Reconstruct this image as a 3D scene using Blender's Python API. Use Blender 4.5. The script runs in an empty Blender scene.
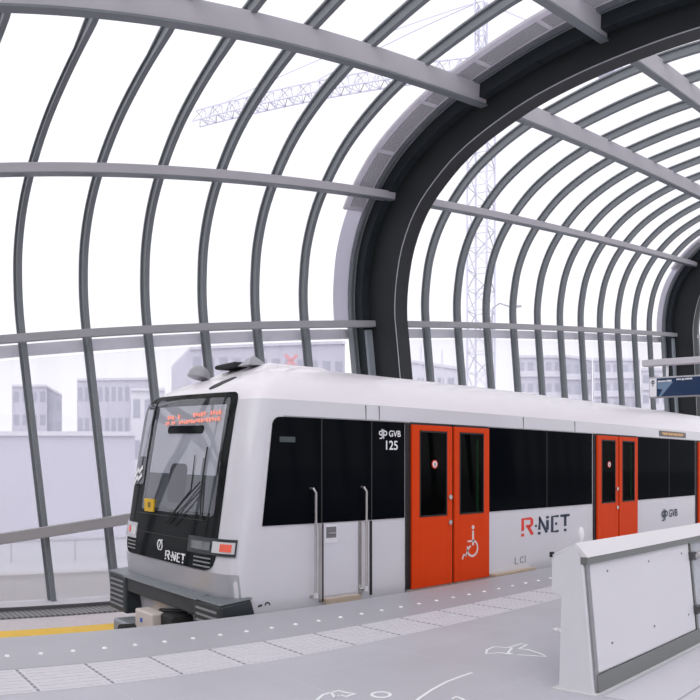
import bpy, math, random
from math import sin, cos, tan, radians, pi
from mathutils import Vector, Matrix
random.seed(4)
SC = bpy.context.scene
COL = SC.collection

# ------------------------------------------------------------------ materials
MATS = {}
def mat(name, col, rough=.6, metal=0, spec=.5, noise=0, nscale=8, bump=0, emit=None, estr=1, coat=0):
    if name in MATS: return MATS[name]
    m = bpy.data.materials.new(name); m.use_nodes = True
    nt = m.node_tree; b = nt.nodes['Principled BSDF']
    b.inputs['Base Color'].default_value = (*col, 1)
    b.inputs['Roughness'].default_value = rough
    b.inputs['Metallic'].default_value = metal
    b.inputs['Specular IOR Level'].default_value = spec
    b.inputs['Coat Weight'].default_value = coat
    b.inputs['Coat Roughness'].default_value = .04
    if emit:
        b.inputs['Emission Color'].default_value = (*emit, 1); b.inputs['Emission Strength'].default_value = estr
    if noise or bump:
        tc = nt.nodes.new('ShaderNodeTexCoord'); n = nt.nodes.new('ShaderNodeTexNoise')
        n.inputs['Scale'].default_value = nscale; n.inputs['Detail'].default_value = 5
        nt.links.new(tc.outputs['Object'], n.inputs['Vector'])
        if noise:
            mx = nt.nodes.new('ShaderNodeMix'); mx.data_type = 'RGBA'
            mx.inputs[6].default_value = (*[c*(1-noise) for c in col], 1)
            mx.inputs[7].default_value = (*[min(1, c*(1+noise)) for c in col], 1)
            nt.links.new(n.outputs['Fac'], mx.inputs[0]); nt.links.new(mx.outputs[2], b.inputs['Base Color'])
        if bump:
            bp = nt.nodes.new('ShaderNodeBump'); bp.inputs['Strength'].default_value = bump; bp.inputs['Distance'].default_value = .01
            nt.links.new(n.outputs['Fac'], bp.inputs['Height']); nt.links.new(bp.outputs['Normal'], b.inputs['Normal'])
    MATS[name] = m; return m

def schlick(nt, base, top):
    # reflectance from the viewing angle, the same from both sides of a thin pane
    lw = nt.nodes.new('ShaderNodeLayerWeight'); lw.inputs[0].default_value = .5
    pw = nt.nodes.new('ShaderNodeMath'); pw.operation = 'POWER'; pw.inputs[1].default_value = 5
    mr = nt.nodes.new('ShaderNodeMapRange'); mr.inputs[3].default_value = base; mr.inputs[4].default_value = top
    nt.links.new(lw.outputs['Facing'], pw.inputs[0]); nt.links.new(pw.outputs[0], mr.inputs[0]); return mr
def glass_mat(name, tint, veil, veilcol=(.9, .89, .95), gloss=1.0, rough=.02):
    """thin glass: mostly clear, a pale translucent veil, fresnel reflection"""
    m = bpy.data.materials.new(name); m.use_nodes = True; nt = m.node_tree; nt.nodes.clear()
    o = nt.nodes.new('ShaderNodeOutputMaterial'); t = nt.nodes.new('ShaderNodeBsdfTransparent')
    t.inputs[0].default_value = (*tint, 1)
    last = t.outputs[0]
    if veil:
        tr = nt.nodes.new('ShaderNodeBsdfTranslucent'); tr.inputs[0].default_value = (*veilcol, 1)
        mx = nt.nodes.new('ShaderNodeMixShader'); mx.inputs[0].default_value = veil
        nt.links.new(last, mx.inputs[1]); nt.links.new(tr.outputs[0], mx.inputs[2]); last = mx.outputs[0]
    g = nt.nodes.new('ShaderNodeBsdfGlossy'); g.inputs['Roughness'].default_value = rough
    mu = schlick(nt, .04*gloss, .75*gloss)
    m2 = nt.nodes.new('ShaderNodeMixShader'); nt.links.new(mu.outputs[0], m2.inputs[0])
    nt.links.new(last, m2.inputs[1]); nt.links.new(g.outputs[0], m2.inputs[2]); nt.links.new(m2.outputs[0], o.inputs[0])
    MATS[name] = m; return m

STEEL = mat('painted_steel', (.20, .218, .235), .4, noise=.06, nscale=3)
PURL = mat('purlin_lit_steel', (.56, .545, .585), .5, noise=.05, nscale=2)  # same paint as the ribs; brighter light on the beams put into its colour
ARCH = mat('arch_steel', (.027, .030, .032), .45, spec=.22, noise=.2, nscale=.8)
ARCHF = mat('arch_flange_steel', (.034, .037, .04), .45, spec=.2, noise=.08, nscale=1)
LIP = mat('arch_lip_paint', (.42, .42, .45), .35)
def veil_mat(name, col, k=.5):
    m = mat(name, col, .6); nt = m.node_tree; b = nt.nodes['Principled BSDF']; o = nt.nodes['Material Output']
    t = nt.nodes.new('ShaderNodeBsdfTranslucent'); t.inputs[0].default_value = (*col, 1)
    mx = nt.nodes.new('ShaderNodeMixShader'); mx.inputs[0].default_value = k
    nt.links.new(b.outputs[0], mx.inputs[1]); nt.links.new(t.outputs[0], mx.inputs[2]); nt.links.new(mx.outputs[0], o.inputs[0]); return m
LOUV = veil_mat('louvre_white', (.74, .72, .77), .5)
GLASS = glass_mat('canopy_glass', (.97, .97, .985), .10, gloss=.8)  # slight veil paints the haze of the view into the panes
GLASSLOW = glass_mat('hazy_wall_glass', (.95, .95, .98), .33, gloss=.9)  # stronger veil: the town's haze put into the lower panes
SLAT = mat('louvre_slat', (.42, .415, .45), .5)
PALE = veil_mat('pale_flashing', (.78, .77, .83), .65)
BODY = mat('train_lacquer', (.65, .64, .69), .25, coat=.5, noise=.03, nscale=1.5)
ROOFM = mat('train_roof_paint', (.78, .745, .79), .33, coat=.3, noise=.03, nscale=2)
SILV = mat('train_silver_front', (.47, .475, .51), .28, metal=.35, coat=.4)
DGREY = mat('bumper_grey', (.028, .035, .040), .42)
BLK = mat('black_rubber', (.008, .008, .01), .5)
ORANGE = mat('door_orange', (.68, .050, .003), .5, spec=.15, noise=.05, nscale=2)
CHROME = mat('handrail_steel', (.6, .58, .57), .25, metal=.9)
WHITE = mat('white_marking', (.85, .85, .88), .5)
RED = mat('red_marking', (.75, .04, .02), .5)
NAVY = mat('navy_marking', (.018, .035, .075), .5)
YEL = mat('yellow_cover', (.78, .47, .012), .5, noise=.12, nscale=5)
BEIGE = mat('beige_sill', (.50, .40, .31), .6, noise=.15, nscale=10)
LED = mat('led_red', (.3, .03, .02), .5, emit=(1, .38, .28), estr=.8)
LEDA = mat('led_amber', (.45, .28, .14), .5, emit=(1, .5, .15), estr=.25)
LAMPR = mat('red_lamp', (.75, .14, .10), .2, emit=(1, .12, .06), estr=.12)
LAMPW = mat('lamp_glass', (.6, .6, .62), .1, spec=.8)
GREEN = mat('green_pole', (.05, .60, .12), .4)
PANEL = mat('parapet_panel', (.68, .67, .72), .4, noise=.02, nscale=3)
PARA = mat('parapet_paint', (.67, .665, .70), .5, noise=.04, nscale=5)
BRUSH = mat('brushed_steel', (.22, .23, .225), .35, metal=.5)
SIGNB = mat('sign_blue', (.008, .03, .09), .25)
SIGNL = mat('sign_pale_blue', (.16, .24, .36), .3)
SIGNW = mat('sign_white', (.75, .73, .78), .4)
CRANE = mat('crane_haze', (.66, .66, .80), .6)  # pale lavender of the distance haze, mixed into the colour
FAR = mat('far_wall', (.52, .51, .60), .8, noise=.08, nscale=.3)  # distance haze put into the pale colours of the far buildings
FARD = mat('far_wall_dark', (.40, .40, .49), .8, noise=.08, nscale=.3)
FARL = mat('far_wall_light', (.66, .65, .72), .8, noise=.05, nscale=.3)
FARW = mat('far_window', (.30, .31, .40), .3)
CONC = mat('concrete', (.74, .72, .70), .85, noise=.1, nscale=6, bump=.2)
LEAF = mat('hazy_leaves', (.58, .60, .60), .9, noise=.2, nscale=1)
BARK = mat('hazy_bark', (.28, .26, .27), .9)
UNDER = mat('under_black', (.015, .016, .018), .7)
CREAM = mat('coupler_cream', (.62, .55, .50), .5)

def tinted(name):
    return glass_mat(name, (.45, .47, .48), 0, gloss=.15)
TINT = tinted('door_tint')

def black_glass(name, col, base, top, rough):
    m = bpy.data.materials.new(name); m.use_nodes = True; nt = m.node_tree; nt.nodes.clear()
    o = nt.nodes.new('ShaderNodeOutputMaterial'); d = nt.nodes.new('ShaderNodeBsdfDiffuse'); d.inputs[0].default_value = (*col, 1)
    g = nt.nodes.new('ShaderNodeBsdfGlossy'); g.inputs['Roughness'].default_value = rough
    mx = nt.nodes.new('ShaderNodeMixShader'); nt.links.new(schlick(nt, base, top).outputs[0], mx.inputs[0])
    nt.links.new(d.outputs[0], mx.inputs[1]); nt.links.new(g.outputs[0], mx.inputs[2]); nt.links.new(mx.outputs[0], o.inputs[0]); return m
BLACK = black_glass('black_glazing', (.003, .004, .006), .004, .12, .06)
MASK = black_glass('cab_mask_black', (.008, .010, .011), .02, .25, .08)
# windscreen: dark glass that mirrors strongly (metal film), real reflections over the cab interior
def windscreen():
    m = bpy.data.materials.new('windscreen_glass'); m.use_nodes = True; nt = m.node_tree; nt.nodes.clear()
    o = nt.nodes.new('ShaderNodeOutputMaterial'); d = nt.nodes.new('ShaderNodeBsdfTransparent'); d.inputs[0].default_value = (.86, .88, .9, 1)
    g = nt.nodes.new('ShaderNodeBsdfGlossy'); g.inputs['Roughness'].default_value = .02; g.inputs[0].default_value = (.93, .93, 1, 1)
    fr = schlick(nt, .11, .9)
    mx = nt.nodes.new('ShaderNodeMixShader'); nt.links.new(fr.outputs[0], mx.inputs[0])
    nt.links.new(d.outputs[0], mx.inputs[1]); nt.links.new(g.outputs[0], mx.inputs[2]); nt.links.new(mx.outputs[0], o.inputs[0])
    return m
SCREEN = windscreen()

# ------------------------------------------------------------------ mesh helpers
class MB:
    def __init__(s): s.v = []; s.f = []
    def add(s, vs, fs):
        o = len(s.v); s.v += [tuple(v) for v in vs]; s.f += [tuple(i+o for i in f) for f in fs]; return s
    def hexa(s, p):   # 8 points: bottom 4 ccw, top 4 ccw
        return s.add(p, [(0,3,2,1),(4,5,6,7),(0,1,5,4),(1,2,6,5),(2,3,7,6),(3,0,4,7)])
    def box(s, x0, x1, y0, y1, z0, z1):
        return s.hexa([(x0,y0,z0),(x1,y0,z0),(x1,y1,z0),(x0,y1,z0),(x0,y0,z1),(x1,y0,z1),(x1,y1,z1),(x0,y1,z1)])
    def tube(s, pts, r, n=8, cap=True):
        pts = [Vector(p) for p in pts]; k = len(pts); rings = []
        for i, p in enumerate(pts):
            d = (pts[min(i+1, k-1)]-pts[max(i-1, 0)]).normalized()
            a = d.orthogonal().normalized() if i == 0 else (a - d*a.dot(d)).normalized()
            b = d.cross(a); rr = r[i] if isinstance(r, (list, tuple)) else r
            rings.append([p + (a*cos(2*pi*j/n)+b*sin(2*pi*j/n))*rr for j in range(n)])
        vs = [q for ring in rings for q in ring]; fs = []
        for i in range(k-1):
            for j in range(n):
                fs.append((i*n+j, i*n+(j+1) % n, (i+1)*n+(j+1) % n, (i+1)*n+j))
        if cap: fs.append(tuple(range(n))[::-1]); fs.append(tuple((k-1)*n+j for j in range(n)))
        return s.add(vs, fs)
    def bar(s, a, b, w, h=None, up=(0, 0, 1)):
        a = Vector(a); b = Vector(b); h = h or w; d = (b-a).normalized(); u = Vector(up)
        if abs(d.dot(u)) > .98: u = Vector((1, 0, 0))
        x = d.cross(u).normalized()*w/2; y = x.cross(d).normalized()*h/2
        return s.hexa([a-x-y, a+x-y, b+x-y, b-x-y, a-x+y, a+x+y, b+x+y, b-x+y])
    def prism(s, poly, fn, t0, t1):   # 2D polygon mapped by fn(u, v, t)
        n = len(poly); vs = [fn(u, v, t0) for u, v in poly]+[fn(u, v, t1) for u, v in poly]
        fs = [tuple(range(n))[::-1], tuple(range(n, 2*n))]+[(i, (i+1) % n, n+(i+1) % n, n+i) for i in range(n)]
        return s.add(vs, fs)
    def grid(s, fn, us, vs_, closed=False):
        n = len(us); m = len(vs_); V = [fn(u, v) for u in us for v in vs_]; F = []
        for i in range(n if closed else n-1):
            for j in range(m-1):
                a = i*m+j; b = ((i+1) % n)*m+j; F.append((a, b, b+1, a+1))
        return s.add(V, F)
    def build(s, name, m, parent=None, smooth=False, bevel=0):
        me = bpy.data.meshes.new(name); me.from_pydata(s.v, [], s.f); me.validate()
        import bmesh
        bm = bmesh.new(); bm.from_mesh(me); bmesh.ops.recalc_face_normals(bm, faces=bm.faces); bm.to_mesh(me); bm.free()
        me.materials.append(m); o = bpy.data.objects.new(name, me); COL.objects.link(o)
        if smooth:
            for p in me.polygons: p.use_smooth = True
            me.set_sharp_from_angle(angle=radians(38))
        if bevel:
            b = o.modifiers.new('bevel', 'BEVEL'); b.width = bevel; b.segments = 2; b.limit_method = 'ANGLE'
        if parent: attach(o, parent)
        return o
def attach(o, parent):
    o.parent = parent
    o.matrix_parent_inverse = parent.matrix_basis.inverted()
def tag(o, label=None, cat=None, group=None, kind=None):
    if label: o['label'] = label
    if cat: o['category'] = cat
    if group: o['group'] = group
    if kind: o['kind'] = kind
    return o
def empty(name, loc, label, cat, group=None):
    o = bpy.data.objects.new(name, None); COL.objects.link(o); o.location = loc; o.empty_display_size = .2
    return tag(o, label, cat, group)
def struct(name, mb, m, smooth=False):
    return tag(mb.build(name, m, None, smooth), kind='structure')
ORD = ['first','second','third','fourth','fifth','sixth','seventh','eighth','ninth','tenth','eleventh','twelfth','thirteenth','fourteenth','fifteenth']

# strokes: flat ribbons in a 2D plane mapped to the world by fn(u, v, height)
def ribbon(mb, pts, w, fn, h0=0, h1=.004, closed=False):
    n = len(pts); L = []; R = []
    for i in range(n):
        if closed: a, b = pts[i-1], pts[(i+1) % n]
        else: a, b = pts[max(i-1, 0)], pts[min(i+1, n-1)]
        dx, dy = b[0]-a[0], b[1]-a[1]; l = math.hypot(dx, dy) or 1
        nx, ny = -dy/l*w/2, dx/l*w/2
        L.append((pts[i][0]+nx, pts[i][1]+ny)); R.append((pts[i][0]-nx, pts[i][1]-ny))
    for i in range(n if closed else n-1):
        j = (i+1) % n
        q = [L[i], R[i], R[j], L[j]]
        mb.hexa([fn(u, v, h0) for u, v in q]+[fn(u, v, h1) for u, v in q])
    return mb
def arcpts(cx, cy, r, a0, a1, n=14, ry=None):
    return [(cx+r*cos(radians(a0+(a1-a0)*i/n)), cy+(ry or r)*sin(radians(a0+(a1-a0)*i/n))) for i in range(n+1)]
def text(body, name, m, size, mtx, parent, ext=.003, off=0, sx=1):
    c = bpy.data.curves.new(name, 'FONT'); c.body = body; c.size = size; c.extrude = ext; c.offset = off
    c.align_x = 'CENTER'; c.align_y = 'CENTER'
    t = bpy.data.objects.new('tmp', c); COL.objects.link(t)
    dg = bpy.context.evaluated_depsgraph_get(); me = bpy.data.meshes.new_from_object(t.evaluated_get(dg))
    bpy.data.objects.remove(t)
    me.transform(Matrix.Scale(sx, 4, (1, 0, 0))); me.transform(mtx)
    me.materials.clear(); me.materials.append(m)
    o = bpy.data.objects.new(name, me); COL.objects.link(o)
    if parent: attach(o, parent)
    return o
def face_side(x, y, z): return Matrix.Translation((x, y, z)) @ Matrix(((1,0,0,0),(0,0,-1,0),(0,1,0,0),(0,0,0,1)))
def face_front(x, y, z): return Matrix.Translation((x, y, z)) @ Matrix(((0,0,-1,0),(-1,0,0,0),(0,1,0,0),(0,0,0,1)))

# ------------------------------------------------------------------ camera (panoramic photograph, cylindrical)
F = 775.; PHI = radians(40.3); HZ = 465.; EYE = 1.55
cd = bpy.data.cameras.new('camera'); cam = bpy.data.objects.new('camera', cd); COL.objects.link(cam)
cam.location = (0, 0, EYE); cam.rotation_euler = (pi/2, 0, -PHI)
cd.type = 'PANO'; cd.panorama_type = 'CENTRAL_CYLINDRICAL'
cd.central_cylindrical_range_u_min = -350/F; cd.central_cylindrical_range_u_max = 350/F
cd.central_cylindrical_range_v_min = (HZ-700)/F; cd.central_cylindrical_range_v_max = HZ/F
cd.central_cylindrical_radius = 1.0; cd.clip_end = 2000; cd.clip_start = .05
SC.camera = cam
def away(px, py, d):     # a place at ground distance d in the direction of a spot in the view
    a = (px-350)/F+PHI
    return Vector((d*sin(a), d*cos(a), EYE+(HZ-py)/F*d))

# ------------------------------------------------------------------ light
w = bpy.data.worlds.new('overcast'); SC.world = w; w.use_nodes = True
nt = w.node_tree; bg = nt.nodes['Background']
tc = nt.nodes.new('ShaderNodeTexCoord'); no = nt.nodes.new('ShaderNodeTexNoise'); no.inputs['Scale'].default_value = 2.2; no.inputs['Detail'].default_value = 3
mx = nt.nodes.new('ShaderNodeMix'); mx.data_type = 'RGBA'
mx.inputs[6].default_value = (.93, .92, .965, 1); mx.inputs[7].default_value = (1, .99, 1, 1)
nt.links.new(tc.outputs['Generated'], no.inputs['Vector']); nt.links.new(no.outputs['Fac'], mx.inputs[0]); nt.links.new(mx.outputs[2], bg.inputs[0])
bg.inputs[1].default_value = 1.22
sd = bpy.data.lights.new('veiled_sun', 'SUN'); sd.energy = 1.5; sd.angle = radians(60); sd.color = (1, .98, .97)
so = bpy.data.objects.new('veiled_sun', sd); COL.objects.link(so); so.rotation_euler = Vector((.70, .42, -.62)).to_track_quat('-Z', 'Y').to_euler()
SC.view_settings.view_transform = 'Standard'; SC.view_settings.look = 'None'
SC.view_settings.gamma = 1; SC.view_settings.exposure = 0; SC.view_settings.use_curve_mapping = False

# ------------------------------------------------------------------ ground, platform, track bed
def platform_mat():
    m = mat('platform_stone', (.47, .465, .51), .5)
    nt = m.node_tree; b = nt.nodes['Principled BSDF']
    tc = nt.nodes.new('ShaderNodeTexCoord'); mp = nt.nodes.new('ShaderNodeMapping'); mp.inputs['Location'].default_value = (.3, .24, 0)
    br = nt.nodes.new('ShaderNodeTexBrick'); br.offset = 0; br.inputs['Scale'].default_value = 1
    br.inputs['Brick Width'].default_value = 1.2; br.inputs['Row Height'].default_value = 1.2
    br.inputs['Mortar Size'].default_value = .005; br.inputs['Mortar Smooth'].default_value = .3
    br.inputs[1].default_value = (.475, .47, .52, 1); br.inputs[2].default_value = (.495, .49, .54, 1); br.inputs[3].default_value = (.54, .53, .58, 1)
    no = nt.nodes.new('ShaderNodeTexNoise'); no.inputs['Scale'].default_value = 1.1; no.inputs['Detail'].default_value = 7; no.inputs['Roughness'].default_value = .6
    mx = nt.nodes.new('ShaderNodeMix'); mx.data_type = 'RGBA'; mx.blend_type = 'MULTIPLY'; mx.inputs[0].default_value = 1
    rp = nt.nodes.new('ShaderNodeMapRange'); rp.inputs[3].default_value = .82; rp.inputs[4].default_value = 1.12
    nt.links.new(tc.outputs['Object'], mp.inputs[0]); nt.links.new(mp.outputs[0], br.inputs[0]); nt.links.new(tc.outputs['Object'], no.inputs[0])
    nt.links.new(no.outputs['Fac'], rp.inputs[0]); nt.links.new(br.outputs[0], mx.inputs[6]); nt.links.new(rp.outputs[0], mx.inputs[7])
    nt.links.new(mx.outputs[2], b.inputs['Base Color']); return m
PLAT = platform_mat()
struct('floor', MB().box(-16, 44, -10.4, 6.72, -.25, 0), PLAT)
struct('wall_platform_edge', MB().box(-16, 44, 6.35, 6.6, -1.05, -.25), mat('edge_concrete', (.2, .2, .22), .8, noise=.2))
EDGE = mat('edge_slab', (.40, .40, .44), .5, noise=.06, nscale=3)
struct('trim_1', MB().box(-16, 44, 5.67, 6.72, 0, .003), EDGE)
tac = MB()
for i in range(-26, 72):
    x0 = 2.13+.553*i
    tac.box(x0+.012, x0+.541, 5.05, 5.64, 0, .004)
    for k in range(7):
        y = 5.10+k*.082; tac.box(x0+.04, x0+.515, y-.012, y+.012, .004, .008)
struct('trim_2', tac, mat('tactile_tile', (.62, .60, .65), .55))
td = MB()
for i in range(-26, 72):
    x0 = 2.13+.553*i
    for k in range(8): td.box(x0-.012, x0+.012, 5.08+k*.075, 5.11+k*.075, 0, .006)
struct('trim_3', td, mat('tactile_joint_dots', (.30, .30, .34), .6))
struct('trim_4', MB().box(4.45, 44, -6, 2.66, 0, .004), mat('pale_floor_finish', (.60, .59, .64), .45, noise=.06, nscale=2))
struct('trim_5', MB().box(4.45, 44, 2.18, 2.195, .004, .006), mat('floor_joint', (.36, .36, .4), .6))
first = None
for i in range(48):
    x = .77+.283*i
    if first is None:
        mb = MB(); n = 12
        mb.add([(.022*cos(2*pi*k/n), .026*sin(2*pi*k/n), .0) for k in range(n)]+[(.016*cos(2*pi*k/n), .02*sin(2*pi*k/n), .009) for k in range(n)],
               [tuple(range(n, 2*n))]+[(k, (k+1) % n, n+(k+1) % n, n+k) for k in range(n)])
        o = first = mb.build('platform_stud', WHITE)
    else: o = first.copy(); COL.objects.link(o)
    o.location = (x, 6.06, .003)
    tag(o, 'small round white stud in the row set along the platform edge', 'floor stud', 'white studs along the platform edge')

struct('floor_track_bed', MB().box(-16, 44, 6.3, 14.45, -1.35, -1.08), mat('track_slab', (.58, .535, .55), .85, noise=.12, nscale=9, bump=.2))
gr = mat('grating', (.16, .165, .17), .6)
nt = gr.node_tree; wv = nt.nodes.new('ShaderNodeTexWave'); wv.inputs['Scale'].default_value = 3.2; wv.inputs['Distortion'].default_value = 0
t2 = nt.nodes.new('ShaderNodeTexCoord'); cr = nt.nodes.new('ShaderNodeMix'); cr.data_type = 'RGBA'
cr.inputs[6].default_value = (.10, .10, .105, 1); cr.inputs[7].default_value = (.26, .255, .26, 1)
nt.links.new(t2.outputs['Object'], wv.inputs[0]); nt.links.new(wv.outputs['Fac'], cr.inputs[0]); nt.links.new(cr.outputs[2], nt.nodes['Principled BSDF'].inputs['Base Color'])
tag(MB().box(-16, 44, 12.75, 13.35, -1.08, -1.05).build('drain_grating', gr), 'dark striped drain grating at the foot of the glass wall', 'grating')
struct('trim_6', MB().box(-16, 44, 13.35, 14.2, -1.08, -1.03), mat('kerb_pale', (.58, .56, .60), .7))
struct('trim_7', MB().box(-16, 44, 13.30, 13.36, -1.08, -.99), mat('kerb_dark', (.10, .10, .11), .7))
for y in (7.63, 9.07):
    mb = MB(); mb.box(-16, 44, y-.07, y+.07, -1.08, -1.06).box(-16, 44, y-.015, y+.015, -1.06, -.96).box(-16, 44, y-.035, y+.035, -.96, -.92)
    tag(mb.build('running_rail', BRUSH), 'steel running rail on the side of the train nearest the %s' % ('platform' if y < 8 else 'glass wall'), 'rail')
r = empty('conductor_rail', (0, 10.9, -1.08), 'long yellow cover strip running on low brackets beside the track', 'rail cover')
MB().box(-16, 5.02, 10.75, 11.22, -1.0, -.93).build('cover', YEL, r, bevel=.02)
for k in range(12): MB().box(-15+k*1.7, -14.9+k*1.7, 10.85, 11.05, -1.08, -1.0).build('bracket', UNDER, r)

struct('wall_added_west', MB().box(-9.4, -9.0, -10.4, 14.4, -1.1, 5.8), mat('added_wall_dark', (.06, .065, .07), .5, noise=.1))  # unseen wall added to darken the reflections in the windscreen
# outside
GZ = -4.2
g = MB(); g.add([(-600, 14.6, GZ), (600, 14.6, GZ), (900, 900, GZ), (-900, 900, GZ)], [(0, 1, 2, 3)])
struct('floor_outside', g, mat('outside_paving', (.40, .40, .45), .9, noise=.07, nscale=.15))
g = MB(); g.add([(-600, -900, GZ-.2), (600, -900, GZ-.2), (600, 14.4, GZ-.2), (-600, 14.4, GZ-.2)], [(0, 1, 2, 3)])
struct('floor_outside_south', g, mat('outside_paving_south', (.40, .40, .43), .9, noise=.07, nscale=.15))
struct('wall_outside', MB().box(-16, 44, 15.2, 15.5, GZ, -.72), CONC)
struct('trim_8', MB().box(-16, 44, 15.15, 15.55, -.72, -.68), mat('wall_coping', (.5, .49, .5), .8))
struct('floor_gutter', MB().box(-16, 44, 14.45, 15.2, -1.5, -1.3), CONC)

# ------------------------------------------------------------------ the tube: leaning 6.9 degrees along the track
AL = math.atan(.121); TV = Vector((cos(AL), 0, sin(AL))); UV = Vector((-sin(AL), 0, cos(AL))); C0 = Vector((0, 0, EYE))
def P(t, y, u): return C0+TV*t+Vector((0, y, 0))+UV*u
def Ubase(t, z=-1.05): return (z-EYE-t*sin(AL))/cos(AL)
HALF = [(14, 1.5), (14, 1.95), (13.97, 2.4), (13.88, 2.87), (13.68, 3.5), (13.3, 4.15), (12.74, 4.74), (12.04, 5.25), (11.2, 5.64), (10.4, 5.9), (9.85, 6.02), (8.4, 6.27), (7.1, 6.42), (5.6, 6.5), (4, 6.54), (2, 6.55)]
INNER = [(12.82, 1.5), (12.82, 1.95), (12.7, 2.6), (12.42, 3.35), (11.95, 4.02), (11.35, 4.5), (10.45, 4.98), (9.05, 5.39), (7.8, 5.6), (6.4, 5.73), (5.1, 5.81), (3.6, 5.85), (2, 5.86)]
YC = 2.
def dens(ctrl, n=5):
    pts = [ctrl[0]]+ctrl+[(2*YC-ctrl[-2][0], ctrl[-2][1])]; out = []
    for i in range(1, len(pts)-2):
        p0, p1, p2, p3 = pts[i-1:i+3]
        for k in range(n):
            s = k/n
            out.append(tuple(.5*((2*p1[j])+(-p0[j]+p2[j])*s+(2*p0[j]-5*p1[j]+4*p2[j]-p3[j])*s*s+(-p0[j]+3*p1[j]-3*p2[j]+p3[j])*s**3) for j in (0, 1)))
    out.append(ctrl[-1]); return out
SEC = dens(HALF, 4); INN = dens(INNER, 4)
def full(sec, t, zr=-.02):
    a = [(sec[0][0], Ubase(t))]+sec
    b = [(2*YC-y, u) for y, u in sec[:-1]][::-1]+[(2*YC-sec[0][0], Ubase(t, zr))]
    return a+b
def normals(path):
    out = []
    for i in range(len(path)):
        a = path[max(i-1, 0)]; b = path[min(i+1, len(path)-1)]
        dy, du = b[0]-a[0], b[1]-a[1]; l = math.hypot(dy, du); out.append((du/l, -dy/l))
    return out    # pointing outward
def sweep(mb, path, n0, n1, t0, t1, lean=0):
    N = normals(path); vs = []; fs = []
    P = lambda t, y, u: globals()['P'](t+lean*min(1, max(0, (u-1.9)/3.9))**3, y, u)
    for (y, u), (ny, nu) in zip(path, N):
        for n, t in ((n0, t0), (n1, t0), (n1, t1), (n0, t1)): vs.append(P(t, y+ny*n, u+nu*n))
    k = len(path)
    for i in range(k-1):
        for j in range(4): fs.append((i*4+j, i*4+(j+1) % 4, (i+1)*4+(j+1) % 4, (i+1)*4+j))
    fs += [(0, 1, 2, 3), ((k-1)*4+3, (k-1)*4+2, (k-1)*4+1, (k-1)*4)]
    return mb.add(vs, fs)

LEFT = [4.29+1.31*k for k in range(-9, 6)]
RIGHT = [14.79+1.245*k for k in range(0, 11)]
RIGHT2 = [30.6+1.245*k for k in range(0, 6)]
def rib(t, label, group, lean=0):
    p = full(SEC, t)
    r_ = sweep(MB(), p, -.075, .055, t-.034, t+.034, lean).build('canopy_rib', STEEL)
    tag(r_, label, 'canopy rib', group)
    sweep(MB(), p, .055, .085, t-.075, t+.075, lean).build('glazing_flange', STEEL, r_)
    sweep(MB(), p, -.095, -.075, t-.05, t+.05, lean).build('inner_cap', STEEL, r_)
for i, t in enumerate(LEFT):
    k = len(LEFT)-1-i
    rib(t, 'grey curved glazing rib left of the big dark arch, %s one away from the arch' % ORD[k], 'curved ribs left of the near arch', {9: .5, 10: .42, 11: .2, 12: .06}.get(i, 0 if i > 9 else .5))
for i, t in enumerate(RIGHT):
    rib(t, 'grey curved glazing rib between the two dark arches, %s one beyond the near arch' % ORD[i], 'curved ribs between the arches')
for i, t in enumerate(RIGHT2):
    rib(t, 'grey curved glazing rib beyond the far dark arch, %s one past it' % ORD[i], 'curved ribs beyond the far arch')

# glass bays (one window per bay)
nwin = [0]
def bay(t0, t1):
    nwin[0] += 1
    up = [q for q in SEC]+[(2*YC-y, u) for y, u in SEC[:-1]][::-1]
    N = normals(up); mb = MB(); vs = []
    for (y, u), (ny, nu) in zip(up, N):
        vs += [P(t0, y+ny*.09, u+nu*.09), P(t1, y+ny*.09, u+nu*.09)]
    mb.add(vs, [(2*i, 2*i+1, 2*i+3, 2*i+2) for i in range(len(up)-1)])
    o = struct('window_%d' % nwin[0], mb, GLASS, True)
    y = 14.09
    lo = MB().add([P(t0, y, Ubase(t0)), P(t1, y, Ubase(t1)), P(t1, y, 1.5), P(t0, y, 1.5)], [(0, 1, 2, 3)])
    lo.build('lower_pane', GLASSLOW, o)
ed = LEFT+[12.0]
for a, b in zip(ed[:-1], ed[1:]): bay(a+.02, b-.02)
ed = [12.95]+RIGHT+[28.4]
for a, b in zip(ed[:-1], ed[1:]): bay(a+.02, b-.02)
ed = [29.3]+RIGHT2
for a, b in zip(ed[:-1], ed[1:]): bay(a+.02, b-.02)

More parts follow.
